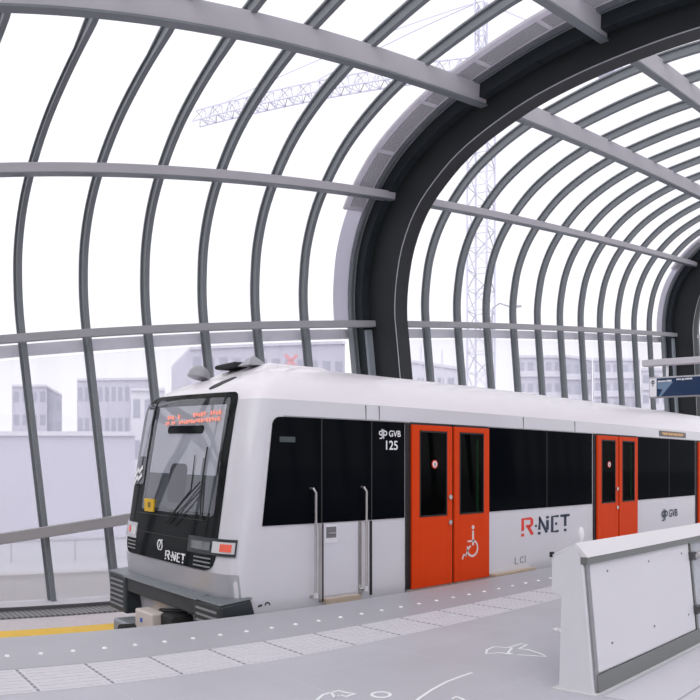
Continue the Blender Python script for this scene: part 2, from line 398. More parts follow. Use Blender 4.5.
# arches
def arch(t0, label, tw=.36):
    root = empty('canopy_arch', P(t0, 12.8, Ubase(t0)), label, 'steel arch', 'big dark steel arches')
    outer = [(14.12, Ubase(t0))]+[(y+n[0]*.12, u+n[1]*.12) for (y, u), n in zip(SEC, normals(SEC))]
    inner = [(12.82, Ubase(t0))]+INN
    def resample(pl, n):
        L = [0]
        for a, b in zip(pl[:-1], pl[1:]): L.append(L[-1]+math.hypot(b[0]-a[0], b[1]-a[1]))
        out = []; j = 0
        for i in range(n):
            s = L[-1]*i/(n-1)
            while j < len(L)-2 and L[j+1] < s: j += 1
            f = (s-L[j])/(L[j+1]-L[j]); out.append(tuple(pl[j][q]+(pl[j+1][q]-pl[j][q])*f for q in (0, 1)))
        return out
    o_ = resample(outer, 70); i_ = resample(inner, 70)
    o_ += [(2*YC-y, u) for y, u in o_[:-1]][::-1]; i_ += [(2*YC-y, u) for y, u in i_[:-1]][::-1]
    vs = []; fs = []; K = len(o_)
    for a, b in zip(o_, i_):
        for t in (t0, t0+tw): vs += [P(t, *a), P(t, *b)]
    for i in range(K-1):
        q = i*4; r_ = q+4
        fs += [(q, q+1, r_+1, r_), (q+2, r_+2, r_+3, q+3), (q, r_, r_+2, q+2)]
    MB().add(vs, fs).build('web_box', ARCH, root, smooth=True)
    sweep(MB(), i_, -.03, .0, t0-.03, t0+tw).build('inner_flange', ARCHF, root, smooth=True)
    lp = MB(); sweep(lp, i_, -.032, -.016, t0-.045, t0-.03); lp.build('flange_lip', LIP, root, smooth=True)
    # recessed side trim with joints between glazing and web
    side = [(y, u) for y, u in SEC]; side = [(14., Ubase(t0-.3))]+side; side += [(2*YC-y, u) for y, u in side[:-1]][::-1]
    sweep(MB(), side, -.30, .10, t0-.22, t0-.002).build('side_trim', mat('arch_side_trim', (.030, .038, .043), .45, spec=.3), root, smooth=True)
    for k in range(5, len(side)-5, 5):
        jb = MB(); sweep(jb, [side[k], ((side[k][0]*.93+side[k+1][0]*.07), (side[k][1]*.93+side[k+1][1]*.07))], -.31, -.295, t0-.225, t0-.003)
        jb.build('trim_joint', BLK, root)
    # two edge bars of the last glazing frame
    for dt in (-.36, -.27):
        sweep(MB(), full(SEC, t0+dt), -.09, .08, t0+dt-.022, t0+dt+.022).build('edge_bar', STEEL, root)
    MB().hexa([P(t0-.2, 13.62, Ubase(t0-.2)), P(t0-.02, 13.62, Ubase(t0)), P(t0-.02, 13.72, Ubase(t0)), P(t0-.2, 13.72, Ubase(t0-.2)),
               P(t0-.2, 13.62, 1.7), P(t0-.02, 13.62, 1.7), P(t0-.02, 13.72, 1.7), P(t0-.2, 13.72, 1.7)]).build('pale_strut', mat('strut_paint', (.32, .36, .40), .4), root)
    return root
TA, TB = 12.55, 28.75
arch(TA, 'huge dark steel arch curving up behind the front of the train and overhead')
arch(TB, 'far dark steel arch rising behind the blue hanging sign')

# louvre panels along each arch
def louvres(t0, which):
    # arc positions on the roof
    L = [0]
    for a, b in zip(SEC[:-1], SEC[1:]): L.append(L[-1]+math.hypot(b[0]-a[0], b[1]-a[1]))
    def at(s):
        j = 0
        while j < len(L)-2 and L[j+1] < s: j += 1
        f = (s-L[j])/(L[j+1]-L[j]); return tuple(SEC[j][q]+(SEC[j+1][q]-SEC[j][q])*f for q in (0, 1))
    s = 3.0; n = 0
    ta, tb = t0-.98, t0-.40
    sweep(MB(), [at(.45+.1*k) for k in range(27)], .0, .02, ta+.15, tb).build('x', PALE)
    o = bpy.data.objects['x']; o.name = 'pale_cover_strip'
    tag(o, 'pale cover strip following the curved glass beside the %s arch' % which, 'cover strip')
    while s+1.45 < L[-1] and n < 7:
        pts = [at(s+1.45*k/16) for k in range(17)]
        root = empty('louvre_panel', P(t0-.7, *pts[6]), 'white louvre panel under the glass beside the %s arch, %s from its lower end' % (which, ORD[n]), 'louvre panel', 'louvre panels beside the %s arch' % which)
        fr = MB(); sweep(fr, pts, -.03, .02, ta, ta+.14); sweep(fr, pts, -.03, .02, tb-.035, tb)
        sweep(fr, pts[:2], -.03, .02, ta+.14, tb-.035); sweep(fr, [pts[-1], at(s+1.45)], -.03, .02, ta+.14, tb-.035) if 0 else None
        fr.build('frame', LOUV, root)
        sl = MB()
        for k in range(7):
            t = ta+.165+k*.056; sweep(sl, pts[1:], -.03, .012, t, t+.026)
        sl.build('slats', SLAT, root)
        s += 1.45; n += 1
louvres(TA, 'near'); louvres(TB, 'far')

# purlins: horizontal members of the tube
def purlin(name, y, u, hw, hh, segs, where, m=PURL, rot=0):
    for (a, b, seg) in segs:
        c, s_ = cos(rot), sin(rot)
        q = [(-hw, -hh), (hw, -hh), (hw, hh), (-hw, hh)]
        q = [(y+p*c-r_*s_, u+p*s_+r_*c) for p, r_ in q]
        mb = MB(); mb.hexa([P(a, *q[0]), P(b, *q[0]), P(b, *q[1]), P(a, *q[1]), P(a, *q[3]), P(b, *q[3]), P(b, *q[2]), P(a, *q[2])])
        o = mb.build(name, m, bevel=.008); tag(o, where+' '+seg, 'purlin')
S3 = [(-7.6, TA+.02, 'left of the near arch'), (TA+.34, TB+.02, 'between the two arches'), (TB+.34, 37, 'beyond the far arch')]
purlin('canopy_purlin', 13.58, 1.83, .08, .075, S3, 'grey horizontal beam across the glass wall just above the train', m=mat('lower_beam_steel', (.36, .355, .38), .5))
purlin('canopy_purlin', 12.55, 4.54, .07, .085, S3, 'pale horizontal beam halfway up the curved glass', rot=radians(18))
purlin('canopy_purlin', 9.78, 5.81, .05, .18, S3, 'wide pale beam high up on the curved roof', rot=radians(10))
purlin('canopy_purlin', 7.0, 6.2, .05, .19, S3, 'topmost beam in view, crossing the roof', rot=radians(6))
# dark strips that paint in the shade on the high beams' undersides
for y, u, lab, r0 in ((12.53, 4.63, 'x', radians(18)), (9.78, 5.82, 'under the wide pale roof beam', radians(10)), (7.0, 6.2, 'under the topmost roof beam', radians(6))):
    for a, b, seg in S3:
        c = Vector((y+.19*sin(r0), u-.19*cos(r0)))
        mb = MB(); hw = .085
        mb.hexa([P(a, c[0]-hw, c[1]-.02), P(b, c[0]-hw, c[1]-.02), P(b, c[0]+hw, c[1]-.02), P(a, c[0]+hw, c[1]-.02),
                 P(a, c[0]-hw, c[1]+.015), P(b, c[0]-hw, c[1]+.015), P(b, c[0]+hw, c[1]+.015), P(a, c[0]+hw, c[1]+.015)])
        par = [o for o in bpy.data.objects if o.name.startswith('canopy_purlin') and o.get('label', '').endswith(seg) and o['label'].startswith('pale horizontal' if y > 12 else 'wide' if y > 9 else 'topmost')][0]
        mb.build('underside_shade', STEEL, par)
# pale grey band behind the wall just below the lower beam
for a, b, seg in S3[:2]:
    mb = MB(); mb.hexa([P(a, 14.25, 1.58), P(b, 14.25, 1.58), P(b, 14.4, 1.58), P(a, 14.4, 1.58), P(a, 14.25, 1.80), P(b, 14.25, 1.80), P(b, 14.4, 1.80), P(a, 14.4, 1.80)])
    tag(mb.build('outer_band', mat('band_grey', (.72, .72, .77), .6)), 'pale grey band outside the glass under the lower beam '+seg, 'gutter')
# handrail
hr = empty('handrail', P(2, 13.7, -1.75), 'grey flat handrail across the glass wall left of the train', 'handrail')
mb = MB(); a, b = -7.6, 6.42
mb.hexa([P(a, 13.62, -1.86), P(b, 13.62, -1.86), P(b, 13.74, -1.86), P(a, 13.74, -1.86), P(a, 13.62, -1.66), P(b, 13.62, -1.66), P(b, 13.74, -1.66), P(a, 13.74, -1.66)])
mb.build('rail', mat('handrail_paint', (.36, .35, .36), .45), hr, bevel=.01)
for t in LEFT[:11]:
    MB().hexa([P(t-.04, 13.74, -1.8), P(t+.04, 13.74, -1.8), P(t+.04, 13.93, -1.8), P(t-.04, 13.93, -1.8), P(t-.04, 13.74, -1.72), P(t+.04, 13.74, -1.72), P(t+.04, 13.93, -1.72), P(t-.04, 13.93, -1.72)]).build('bracket', STEEL, hr)

# ------------------------------------------------------------------ the train
TY = 8.35; TW = 1.45; SY = TY-TW
def lerp(tab, z):
    if z <= tab[0][0]: return tab[0][1]
    for (a, p), (b, q) in zip(tab[:-1], tab[1:]):
        if z <= b: return p+(q-p)*(z-a)/(b-a)
    return tab[-1][1]
XF = [(-.35, 4.3), (0, 4.24), (.15, 4.2), (.4, 4.17), (.6, 4.19), (1.0, 4.25), (1.6, 4.34), (2.1, 4.43), (2.33, 4.48), (2.42, 4.54), (2.5, 4.66), (2.6, 4.86), (2.68, 5.1), (2.74, 5.4), (2.79, 5.9), (2.82, 6.5)]
WZ = [(-.35, 1.40), (0, 1.45), (2.1, 1.45), (2.27, 1.44), (2.31, 1.42), (2.36, 1.40), (2.5, 1.30), (2.62, 1.10), (2.70, .86), (2.745, .66), (2.785, .40), (2.81, .15)]
NEX = 5.
def surfX(y, z):
    v = min(.9999, abs(y-TY)/lerp(WZ, z)); return lerp(XF, z)+.5*(1-(1-v**NEX)**(1/NEX))
def hit(px, py, tab=None):       # place on the cab front that is seen in a given direction
    a = (px-350)/F+PHI; X = 4.3
    for _ in range(60):
        Y = X/tan(a); z = EYE+(HZ-py)/F*math.hypot(X, Y); X = .5*X+.5*surfX(max(Y, SY+.002), z)
    return X, X/tan(a), EYE+(HZ-py)/F*math.hypot(X, X/tan(a))
def sx(px): return SY*tan((px-350)/F+PHI)
def sz(px, py): return EYE+(HZ-py)/F*SY/cos((px-350)/F+PHI)
XE = 22.6
train = empty('metro_train', (4.2, TY, -1.08), 'silver and white metro train with black window band and orange doors standing at the platform', 'train')
ZL = [-.35, -.15, 0, .15, .3, .5, .8, 1.2, 1.6, 2.0, 2.1, 2.2, 2.27, 2.31, 2.36, 2.42, 2.5, 2.56, 2.62, 2.66, 2.70, 2.745, 2.785, 2.81]
def ring(z):
    wz = lerp(WZ, z); xf = lerp(XF, z); pts = []
    for k in range(49):
        th = -pi/2+pi*k/48; s, c = sin(th), cos(th)
        y = TY+wz*math.copysign(abs(s)**(2/NEX), s); pts.append((xf+.5*(1-abs(c)**(2/NEX)), y, z))
    out = [(XE, TY-wz, z), (16, TY-wz, z), (10, TY-wz, z), (7, TY-wz, z)]+pts+[(7, TY+wz, z), (10, TY+wz, z), (16, TY+wz, z), (XE, TY+wz, z)]
    return out
def bodypart(name, zs, m):
    rings = [ring(z) for z in zs]; n = len(rings[0]); mb = MB(); vs = [p for r_ in rings for p in r_]; fs = []
    for i in range(len(zs)-1):
        for j in range(n): fs.append((i*n+j, i*n+(j+1) % n, (i+1)*n+(j+1) % n, (i+1)*n+j))
    if zs[0] == ZL[0]: fs.append(tuple(range(n)))
    if zs[-1] == ZL[-1]: fs.append(tuple((len(zs)-1)*n+j for j in range(n)))
    o = mb.add(vs, fs).build(name, m, train, smooth=True); return o
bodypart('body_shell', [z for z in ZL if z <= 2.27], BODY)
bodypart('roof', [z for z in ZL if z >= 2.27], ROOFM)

LEAN = lambda y, z: z+.045*(y-7.25)*max(0, (z-1.)/1.3)   # the top edge rises a little towards the far side
def patch(name, m, rows, off, parent, depth=.02, cols=20, smooth=True):
    """curved plate lying on the cab front; rows = [(z, ylow, yhigh)]"""
    mb = MB(); V = []; R_ = len(rows); C_ = cols+1
    for o_ in (off, off-depth):
        for z, a, b in rows:
            for k in range(C_):
                y = a+(b-a)*k/cols; zz = LEAN(y, z); x = surfX(y, zz)
                # push out along the plan normal
                e = .01; dx = (surfX(y+e, zz)-surfX(y-e, zz))/(2*e); l = math.hypot(1, dx)
                V.append((x-o_/l, y+o_*dx/l, zz))
    H_ = R_*C_; fs = []
    for i in range(R_-1):
        for k in range(cols):
            a = i*C_+k; fs.append((a, a+1, a+C_+1, a+C_))
    per = [k for k in range(C_)]+[i*C_+C_-1 for i in range(1, R_)]+[(R_-1)*C_+k for k in range(C_-2, -1, -1)]+[i*C_ for i in range(R_-2, 0, -1)]
    for p, q in zip(per, per[1:]+per[:1]): fs.append((p, q, q+H_, p+H_))
    return mb.add(V, fs).build(name, m, parent, smooth=smooth)
def rrows(z0, z1, y0, y1, r, n=24, rt=None):
    rt = r if rt is None else rt; rows = []
    for k in range(n+1):
        z = z0+(z1-z0)*(.5-.5*cos(pi*k/n)); i = 0
        if z < z0+r: d = (z0+r-z)/r; i = r*(1-math.sqrt(max(0, 1-d*d)))
        if z > z1-rt: d = (z-(z1-rt))/rt; i = rt*(1-math.sqrt(max(0, 1-d*d)))
        rows.append((z, y0+i, y1-i))
    return rows
mask = patch('cab_mask', MASK, rrows(.40, 2.36, 7.20, 9.56, .18, rt=.10), .012, train)
patch('windscreen', SCREEN, rrows(.985, 2.30, 7.29, 9.10, .05), .027, train, .01)
CABVIEW = mat('cab_view_pale', (.50, .50, .54), .6, noise=.1, nscale=3); INTD = mat('cab_interior_dark', (.07, .08, .085), .6, noise=.3, nscale=5)
patch('cab_bright_view', CABVIEW, [(1.43, 7.36, 9.02), (1.9, 7.36, 9.02), (2.22, 7.36, 9.02)], .018, mask, .006)  # pale patch paints in the bright view through the cab
patch('cab_desk', INTD, [(1.02, 7.36, 9.02), (1.25, 7.36, 9.02), (1.43, 7.36, 9.02)], .018, mask, .006)
patch('cab_seat', mat('seat_dark', (.02, .024, .026), .7), rrows(1.10, 1.55, 8.0, 8.45, .1), .020, mask, .006)
patch('cab_door_edge', mat('edge_grey', (.16, .17, .18), .6), [(1.43, 7.62, 7.68), (2.22, 7.62, 7.68)], .020, mask, .006)
patch('corner_bright_view', CABVIEW, [(1.62, 9.22, 9.42), (2.2, 9.22, 9.42)], .018, mask, .006)  # same brightness painted behind the corner glass
patch('corner_glass', SCREEN, rrows(1.28, 2.27, 9.16, 9.50, .04), .027, train, .01)
patch('display_housing', MASK, rrows(1.90, 1.99, 7.75, 8.65, .04), .032, mask, .01)
patch('silver_apron', SILV, rrows(.10, .385, 6.935, 9.765, .005), .004, train, .01, cols=44)
patch('fold_line', BLK, [(.70, 7.5, 9.2), (.708, 7.5, 9.2)], .014, mask, .004)
patch('fold_line', BLK, [(.93, 7.45, 9.25), (.94, 7.45, 9.25)], .014, mask, .004)
# destination display: two rows of glowing, unreadable characters
def ledrow(segs, z0, z1):
    mb = MB()
    for a, b in segs:
        ya, yb = hit(a, 416)[1], hit(b, 416)[1]
        n = max(1, round((ya-yb)/.062)); wdt = (ya-yb)/n
        for k in range(n):
            y1 = ya-k*wdt; y0 = y1-wdt*.66; x = surfX(y0, z0)-.034
            zz0 = z0+(.012 if k % 3 == 1 else 0); zz1 = z1-(.012 if k % 4 == 2 else 0)
            mb.box(x-.002, x+.002, y0, y1, zz0, zz1)
    mb.build('display_characters', LED, train)
ledrow([(171, 178), (181, 183.5), (196, 209), (213, 224)], 2.115, 2.165)
ledrow([(170, 174), (176, 179.5), (183, 224)], 2.045, 2.09)
# wipers
def fpt(px, py, off=.04):
    x, y, z = hit(px, py); return (x-off, y, z)
wp = MB().tube([fpt(169, 523), fpt(186, 503, .06), fpt(204, 482, .05)], .008, 6).tube([fpt(175, 525), fpt(190, 507, .06), fpt(205, 490, .05)], .007, 6)
wo = wp.build('wiper_arm', BLK, train)
MB().tube([fpt(210.5, 447), fpt(205.5, 482, .045), fpt(203, 521)], .009, 6).build('wiper_blade', BLK, wo)
MB().tube([fpt(198, 455), fpt(193, 490, .03), fpt(172, 517)], .005, 6).build('wiper_blade', BLK, wo)
x, y, z = hit(152, 505)
stk = MB().box(x-.045, x-.02, y-.12, y+.13, z-.08, z+.08).build('yellow_sticker', YEL, train); tag(stk, 'yellow sticker in the lower corner of the windscreen')
MB().box(x-.047, x-.044, y-.05, y+.03, z-.03, z+.04).build('sticker_mark', mat('sticker_brown', (.25, .16, .02), .6), stk)
# white chevrons on the corner
x, y, z = hit(136, 474); y = min(y, 9.36)
cb = MB()
for dz in (-.07, .03):
    ribbon(cb, [(-.13, dz-.07), (-.03, dz+.035), (.03, dz), (.13, dz+.07)], .055, lambda u, v, h, y=y, z=z: (surfX(y-u, z+v)-.034-h, y-u, z+v))
cb.build('chevron_emblem', WHITE, train)
# ring emblem and lettering on the mask
x, y, z = hit(161, 545)
eb = MB(); ribbon(eb, arcpts(0, 0, .062, 0, 360, 18)[:-1], .022, lambda u, v, h: (x-.014-h, y-u, z+v), closed=True)
ribbon(eb, [(-.02, -.03), (.03, .045), (.075, .07)], .02, lambda u, v, h: (x-.0145-h, y-u, z+v))
ribbon(eb, [(-.05, -.115), (.05, -.115)], .014, lambda u, v, h: (x-.0145-h, y-u, z+v))
eb.build('ring_emblem', WHITE, train)

def rnet(fn, parent, mR, mN, w, h1=.004):
    a = MB(); b = MB()
    ribbon(a, [(.06, .3), (.06, .95), (.5, .95), (.56, .88), (.56, .62), (.5, .54), (.24, .54)], w, fn, 0, h1)
    ribbon(a, [(.36, .5), (.6, .03)], w, fn, 0, h1); ribbon(a, [(.06, -.02), (.06, .14)], w, fn, 0, h1)
    ribbon(b, [(.74, .5), (.84, .5)], .12, fn, 0, h1)
    ribbon(b, [(.98, .26), (.98, .98), (1.42, .05)], w, fn, 0, h1); ribbon(b, [(.98, -.02), (.98, .13)], w, fn, 0, h1)
    ribbon(b, [(1.46, .2), (1.46, .76)], w, fn, 0, h1); ribbon(b, [(1.46, .86), (1.46, 1.0)], w, fn, 0, h1)
    ribbon(b, [(2.12, .94), (1.74, .94), (1.74, .05), (2.12, .05)], w, fn, 0, h1); ribbon(b, [(1.92, .5), (2.04, .5)], w, fn, 0, h1)
    ribbon(b, [(2.24, .94), (2.82, .94)], w, fn, 0, h1); ribbon(b, [(2.54, .94), (2.54, .3)], w, fn, 0, h1); ribbon(b, [(2.54, -.02), (2.54, .14)], w, fn, 0, h1)
    a.build('lettering_r', mR, parent); b.build('lettering_net', mN, parent)
p0 = hit(167, 552.5); p1 = hit(187, 556)
s = (p0[1]-p1[1])/2.85
rnet(lambda u, v, h: (surfX(p0[1]-u*s, p0[2]-.075+v*.105)-.018-h, p0[1]-u*s, p0[2]-.075+v*.105), train, WHITE, WHITE, .17)

# lamps wrapped round the corners and their louvres
def lamp(side):
    if side < 0: ya, yb, yr0, yr1, z0, z1, cat = 6.962, 7.76, 6.93, 7.05, .575, .755, 'right'
    else: ya, yb, yr0, yr1, z0, z1, cat = 9.18, 9.792, 9.62, 9.74, .60, .80, 'left'
    h_ = patch('lamp_housing', SILV if side > 0 else DGREY, [(z0, ya, yb), (z0+.02, ya, yb), (z1-.02, ya, yb), (z1, ya, yb)], .022, train, .02)
    if side < 0:
        patch('lamp_surround', LAMPW, [(z0+.03, 6.972, 7.25), (z1-.03, 6.972, 7.25)], .028, h_, .01)
        patch('red_lamp', LAMPR, [(z0+.05, 6.998, 7.13), (z1-.05, 6.998, 7.13)], .034, h_, .01)
        patch('headlight', mat('headlight_glass', (.12, .13, .14), .1, spec=.8), [(z0+.045, 7.29, 7.68), (z1-.045, 7.29, 7.68)], .03, h_, .01)
    else:
        patch('red_lamp', LAMPR, [(z0+.07, 9.40, 9.46), (z1-.05, 9.40, 9.46)], .034, h_, .01)
        patch('headlight', LAMPW, [(z0+.04, 9.20, 9.37), (z1-.04, 9.20, 9.37)], .03, h_, .01)
    for k in range(3):
        z = z0-.05-.045*k
        a, b = (7.27, 7.60) if side < 0 else (9.18, 9.45)
        patch('louvre', mat('louvre_grey', (.26, .27, .28), .3), [(z, a, b), (z+.014, a, b)], .022, h_, .01, cols=6)
lamp(-1); lamp(1)

# bumper
bmp = MB().box(4.10, 4.4, 7.4, 9.3, -.10, .09).build('bumper_beam', DGREY, train, bevel=.02)
MB().hexa([(4.06, 7.35, .085), (4.28, 7.35, .13), (4.28, 9.35, .13), (4.06, 9.35, .085), (4.07, 7.35, .105), (4.28, 7.35, .15), (4.28, 9.35, .15), (4.07, 9.35, .105)]).build('bumper_top_plate', mat('bumper_top', (.15, .165, .18), .35), bmp)
for ya, yb in ((6.86, 7.44), (9.28, 9.84)):
    yo = ya if ya < 8 else yb
    bl = MB().hexa([(4.08, ya, -.40), (4.62, ya, -.40), (4.62, yb, -.40), (4.08, yb, -.40), (4.08, ya, .09), (4.46, ya, .13), (4.46, yb, .13), (4.08, yb, .09)]).build('bumper_corner', DGREY, train, bevel=.025)
    MB().hexa([(4.07, ya-.005, .095), (4.47, ya-.005, .135), (4.47, yb+.005, .135), (4.07, yb+.005, .095), (4.08, ya, .11), (4.46, ya, .15), (4.46, yb, .15), (4.08, yb, .11)]).build('corner_top_plate', mat('bumper_top', (.2, .2, .2)), bl)
    for k in range(6):
        z = .0-.065*k; MB().box(4.065, 4.085, ya+.07, yb-.07, z, z+.022).build('corner_louvre', mat('louvre_grey', (.2, .2, .2)), bl)
MB().box(4.42, 6.2, 7.0, 9.7, -.8, -.3).build('underframe', UNDER, train)
# coupler hanging under the front
cp = MB().box(4.08, 4.8, 8.2, 8.5, -.42, -.26).build('coupler_bar', UNDER, train, bevel=.02)
MB().box(3.90, 4.10, 8.12, 8.60, -.43, -.19).build('coupler_head', CREAM, cp, bevel=.02)
MB().box(3.895, 3.902, 8.38, 8.44, -.33, -.28).build('blue_mark', mat('blue_mark', (.03, .1, .5), .5), cp)
MB().box(4.12, 4.6, 7.5, 8.0, -.31, -.25).build('coupler_plate', BEIGE, cp, bevel=.01)
MB().box(4.0, 4.3, 7.80, 8.11, -.45, -.17).build('coupler_block', UNDER, cp, bevel=.03)
MB().box(4.35, 4.6, 7.62, 7.9, -.40, -.25).build('coupler_box', CREAM, cp, bevel=.02)
MB().tube([(4.12, 8.35, -.2), (4.25, 8.0, -.16), (4.4, 7.8, -.2)], .03).build('air_hose', BLK, cp)
sh = MB().box(3.80, 4.1, 8.60, 9.05, -.60, -.38).build('buffer_block', mat('cast_grey', (.30, .32, .35), .4, metal=.4), cp, bevel=.03)
MB().tube([(3.72, 8.62, -.48), (3.9, 8.62, -.48)], .10, 14).build('buffer_eye', UNDER, sh)
MB().tube([(3.71, 8.62, -.48), (3.75, 8.62, -.48)], .05, 14).build('buffer_pin', mat('cast_grey', (.3, .3, .3)), sh)
# bogies
for bx in (6.6, 17.8):
    bg_ = MB().box(bx-1.5, bx+1.5, 7.35, 7.5, -.75, -.45).box(bx-1.5, bx+1.5, 9.2, 9.35, -.75, -.45).box(bx-.3, bx+.3, 7.35, 9.35, -.7, -.4).build('bogie_frame', UNDER, train)
    for dx in (-1.05, 1.05):
        for y in (7.63, 9.07): MB().tube([(bx+dx, y-.06, -.53), (bx+dx, y+.06, -.53)], .39, 28).build('wheel', mat('wheel_steel', (.12, .12, .13), .4, metal=.6), bg_)
        MB().tube([(bx+dx, 7.6, -.53), (bx+dx, 9.1, -.53)], .07, 10).build('axle', UNDER, bg_)
MB().box(8.8, 15.6, 7.05, 9.65, -.75, -.35).build('underfloor_equipment', UNDER, train)

# side: windows, doors
def sidebox(x0, x1, z0, z1, off, th=.012): return MB().box(x0, x1, SY-off, SY-off+th, z0, z1)
ZB, ZT = .895, 2.075
def sidewin(xa, xb, first=False):
    if first:
        n = 6; r_ = .10; p = [(4.62, ZB), (xb, ZB), (xb, ZT)]
        p += [(4.85-.0-r_*sin(radians(90*k/n)), ZT-r_+r_*cos(radians(90*k/n))) for k in range(n+1)]
        mb = MB().prism(p, lambda u, v, t: (u, t, v), SY-.012, SY)
    else: mb = sidebox(xa, xb, ZB, ZT, .012)
    return mb.build('side_window', BLACK, train)
D = [(6.83, 8.34), (11.23, 12.66), (15.45, 16.9), (19.7, 21.2)]
w1 = sidewin(4.62, D[0][0]-.10, True)
# reflection in the first window, painted as a grey bar
MB().box(4.84, 5.05, SY-.0135, SY-.012, 1.80, 1.86).build('window_reflection_bar', mat('reflection_grey', (.05, .065, .07), .3), w1)
for px in (321, 371):
    MB().box(sx(px)-.008, sx(px)+.008, SY-.014, SY-.010, ZB, ZT).build('window_joint', mat('joint_grey', (.012, .013, .015), .4), w1)
for (a, b), (c, d) in zip(D[:-1], D[1:]):
    w_ = sidewin(b+.05, c-.12)
    MB().box((b+c)/2-.006, (b+c)/2+.006, SY-.014, SY-.011, ZB, ZT).build('window_joint', mat('joint_grey', (.012, .013, .015)), w_)
lw = sidewin(D[-1][1]+.05, XE-.05)

def sign_disc(parent, x, z, r, y):
    MB().tube([(x, y, z), (x, y-.004, z)], r, 20).build('warning_disc', RED, parent)
    MB().tube([(x, y-.004, z), (x, y-.006, z)], r*.72, 20).build('warning_disc_centre', WHITE, parent)
    MB().box(x-r*.18, x+r*.18, y-.008, y-.006, z-r*.45, z+r*.4).build('warning_pictogram', NAVY, parent)
for di, (a, b) in enumerate(D):
    mid = (a+b)/2+.01
    jb = MB().box(a-.08, a, SY-.02, SY, -.02, ZT+.0).box(a, b, SY-.02, SY, ZT-.02, ZT+.01).box(b, b+.035, SY-.02, SY, -.02, ZT).box(mid-.03, mid+.03, SY-.02, SY, 0, ZT)
    jo = jb.build('door_surround', BLK, train)
    for li, (x0, x1) in enumerate(((a, mid-.022), (mid+.022, b))):
        fx = .13 if li == 0 else .10; f2 = .10 if li == 0 else .12
        wx0, wx1 = x0+fx, x1-f2; wz0, wz1 = .89, 1.985
        yo, yi = SY-.05, SY-.012; mb = MB(); 
        mb.box(x0, wx0, yo, yi, .0, ZT-.02).box(wx1, x1, yo, yi, .0, ZT-.02).box(wx0, wx1, yo, yi, .0, wz0).box(wx0, wx1, yo, yi, wz1, ZT-.02)
        leaf = mb.build('door_leaf', ORANGE, train, bevel=.004)
        MB().box(wx0, wx1, SY-.016, SY-.012, wz0, wz1).build('door_window_backing', BLACK, leaf)
        MB().box(wx0, wx1, SY-.046, SY-.043, wz0, wz1).build('door_window', TINT, leaf)
        g_ = MB().box(wx0-.0, wx0+.018, yo-.003, yi, wz0, wz1).box(wx1-.018, wx1, yo-.003, yi, wz0, wz1).box(wx0, wx1, yo-.003, yi, wz0, wz0+.02).box(wx0, wx1, yo-.003, yi, wz1-.02, wz1)
        g_.build('window_gasket', BLK, leaf)
        if li == 0:
            sign_disc(leaf, (wx0+wx1)/2+.02, 1.56, .055, yo+.003)
            for z in (1.13, .80):
                MB().tube([(x1-.05, yo, z), (x1-.05, yo-.02, z)], .032, 14).build('door_button', CHROME, leaf)
        else:
            MB().tube([(wx1-.11, SY-.028, wz0+.03), (wx1-.11, SY-.028, wz1-.08)], .011, 8).build('green_grab_pole', GREEN, leaf)
        if li == 1 and di == 0:
            # wheelchair pictogram
            wb = MB(); cx, cz = (x0+x1)/2-.02, .46
            fn = lambda u, v, h: (cx+u, yo-.0005-h, cz+v)
            ribbon(wb, arcpts(.02, -.04, .105, -200, 70, 18), .028, fn, 0, .003)
            ribbon(wb, [(.03, .20), (.03, .05), (.03, -.0)], .035, fn, 0, .003); ribbon(wb, [(-.08, .06), (.05, .06)], .024, fn, 0, .003)
            ribbon(wb, [(-.10, -.13), (-.16, -.11), (-.19, -.17)], .026, fn, 0, .003)
            ribbon(wb, [(-.02, .0), (-.08, -.06), (-.12, -.13)], .0256, fn, 0, .003)
            ribbon(wb, arcpts(.03, .245, .014, 0, 360, 12)[:-1], .03, fn, 0, .003, closed=True)
            wb.build('wheelchair_pictogram', mat('pictogram_pale', (.72, .62, .60), .5), leaf)
    MB().box(a-.08, b+.04, SY-.09, SY-.0, -.045, -.005).build('door_sill', mat('sill_steel', (.42, .38, .36), .4, metal=.4), train)
MB().box(D[0][1]+.05, 9.35, SY-.12, SY, -.05, .02).build('platform_step', BEIGE, train)
MB().box(sx(323), sx(358), SY-.06, SY, -.03, .03).build('cab_door_step', BEIGE, train)
# cab door with long handrails
cdoor = MB().box(sx(323), sx(357), SY-.014, SY, .06, ZB-.02).build('cab_door', mat('cab_door_paint', (.64, .63, .69), .35), train, bevel=.004)
for p, q in ((318.5, 321.5), (358, 361)): MB().box(sx(p), sx(q), SY-.012, SY, .0, ZB-.01).build('door_edge_strip', CHROME, cdoor)
for p, q in ((321.5, 323), (369.5, 371.5)): MB().box(sx(p), sx(q), SY-.012, SY, .0, ZB-.01).build('door_joint', BLK, cdoor)
hb = MB().box(sx(323.8), sx(336.5), SY-.022, SY-.014, .66, .86).build('handle_recess', mat('recess_frame', (.70, .69, .74), .4), cdoor)
MB().box(sx(325), sx(335), SY-.024, SY-.022, .72, .845).build('recess_hollow', mat('recess_grey', (.16, .16, .17), .5), hb)
MB().box(sx(326.5), sx(334), SY-.034, SY-.024, .765, .785).build('latch', CHROME, hb)
for px in (312, 362.5):
    X = sx(px); y = SY-.07
    MB().tube([(X-.03, SY, 1.29), (X-.02, SY-.05, 1.285), (X, y, 1.24), (X, y, .14), (X-.01, SY-.05, .09), (X-.02, SY, .08)], .017, 10).build('side_handrail', CHROME, train)
    MB().tube([(X-.01, SY-.085, .07), (X-.01, SY-.085, .12)], .03, 10).build('handrail_foot', LAMPW, train)
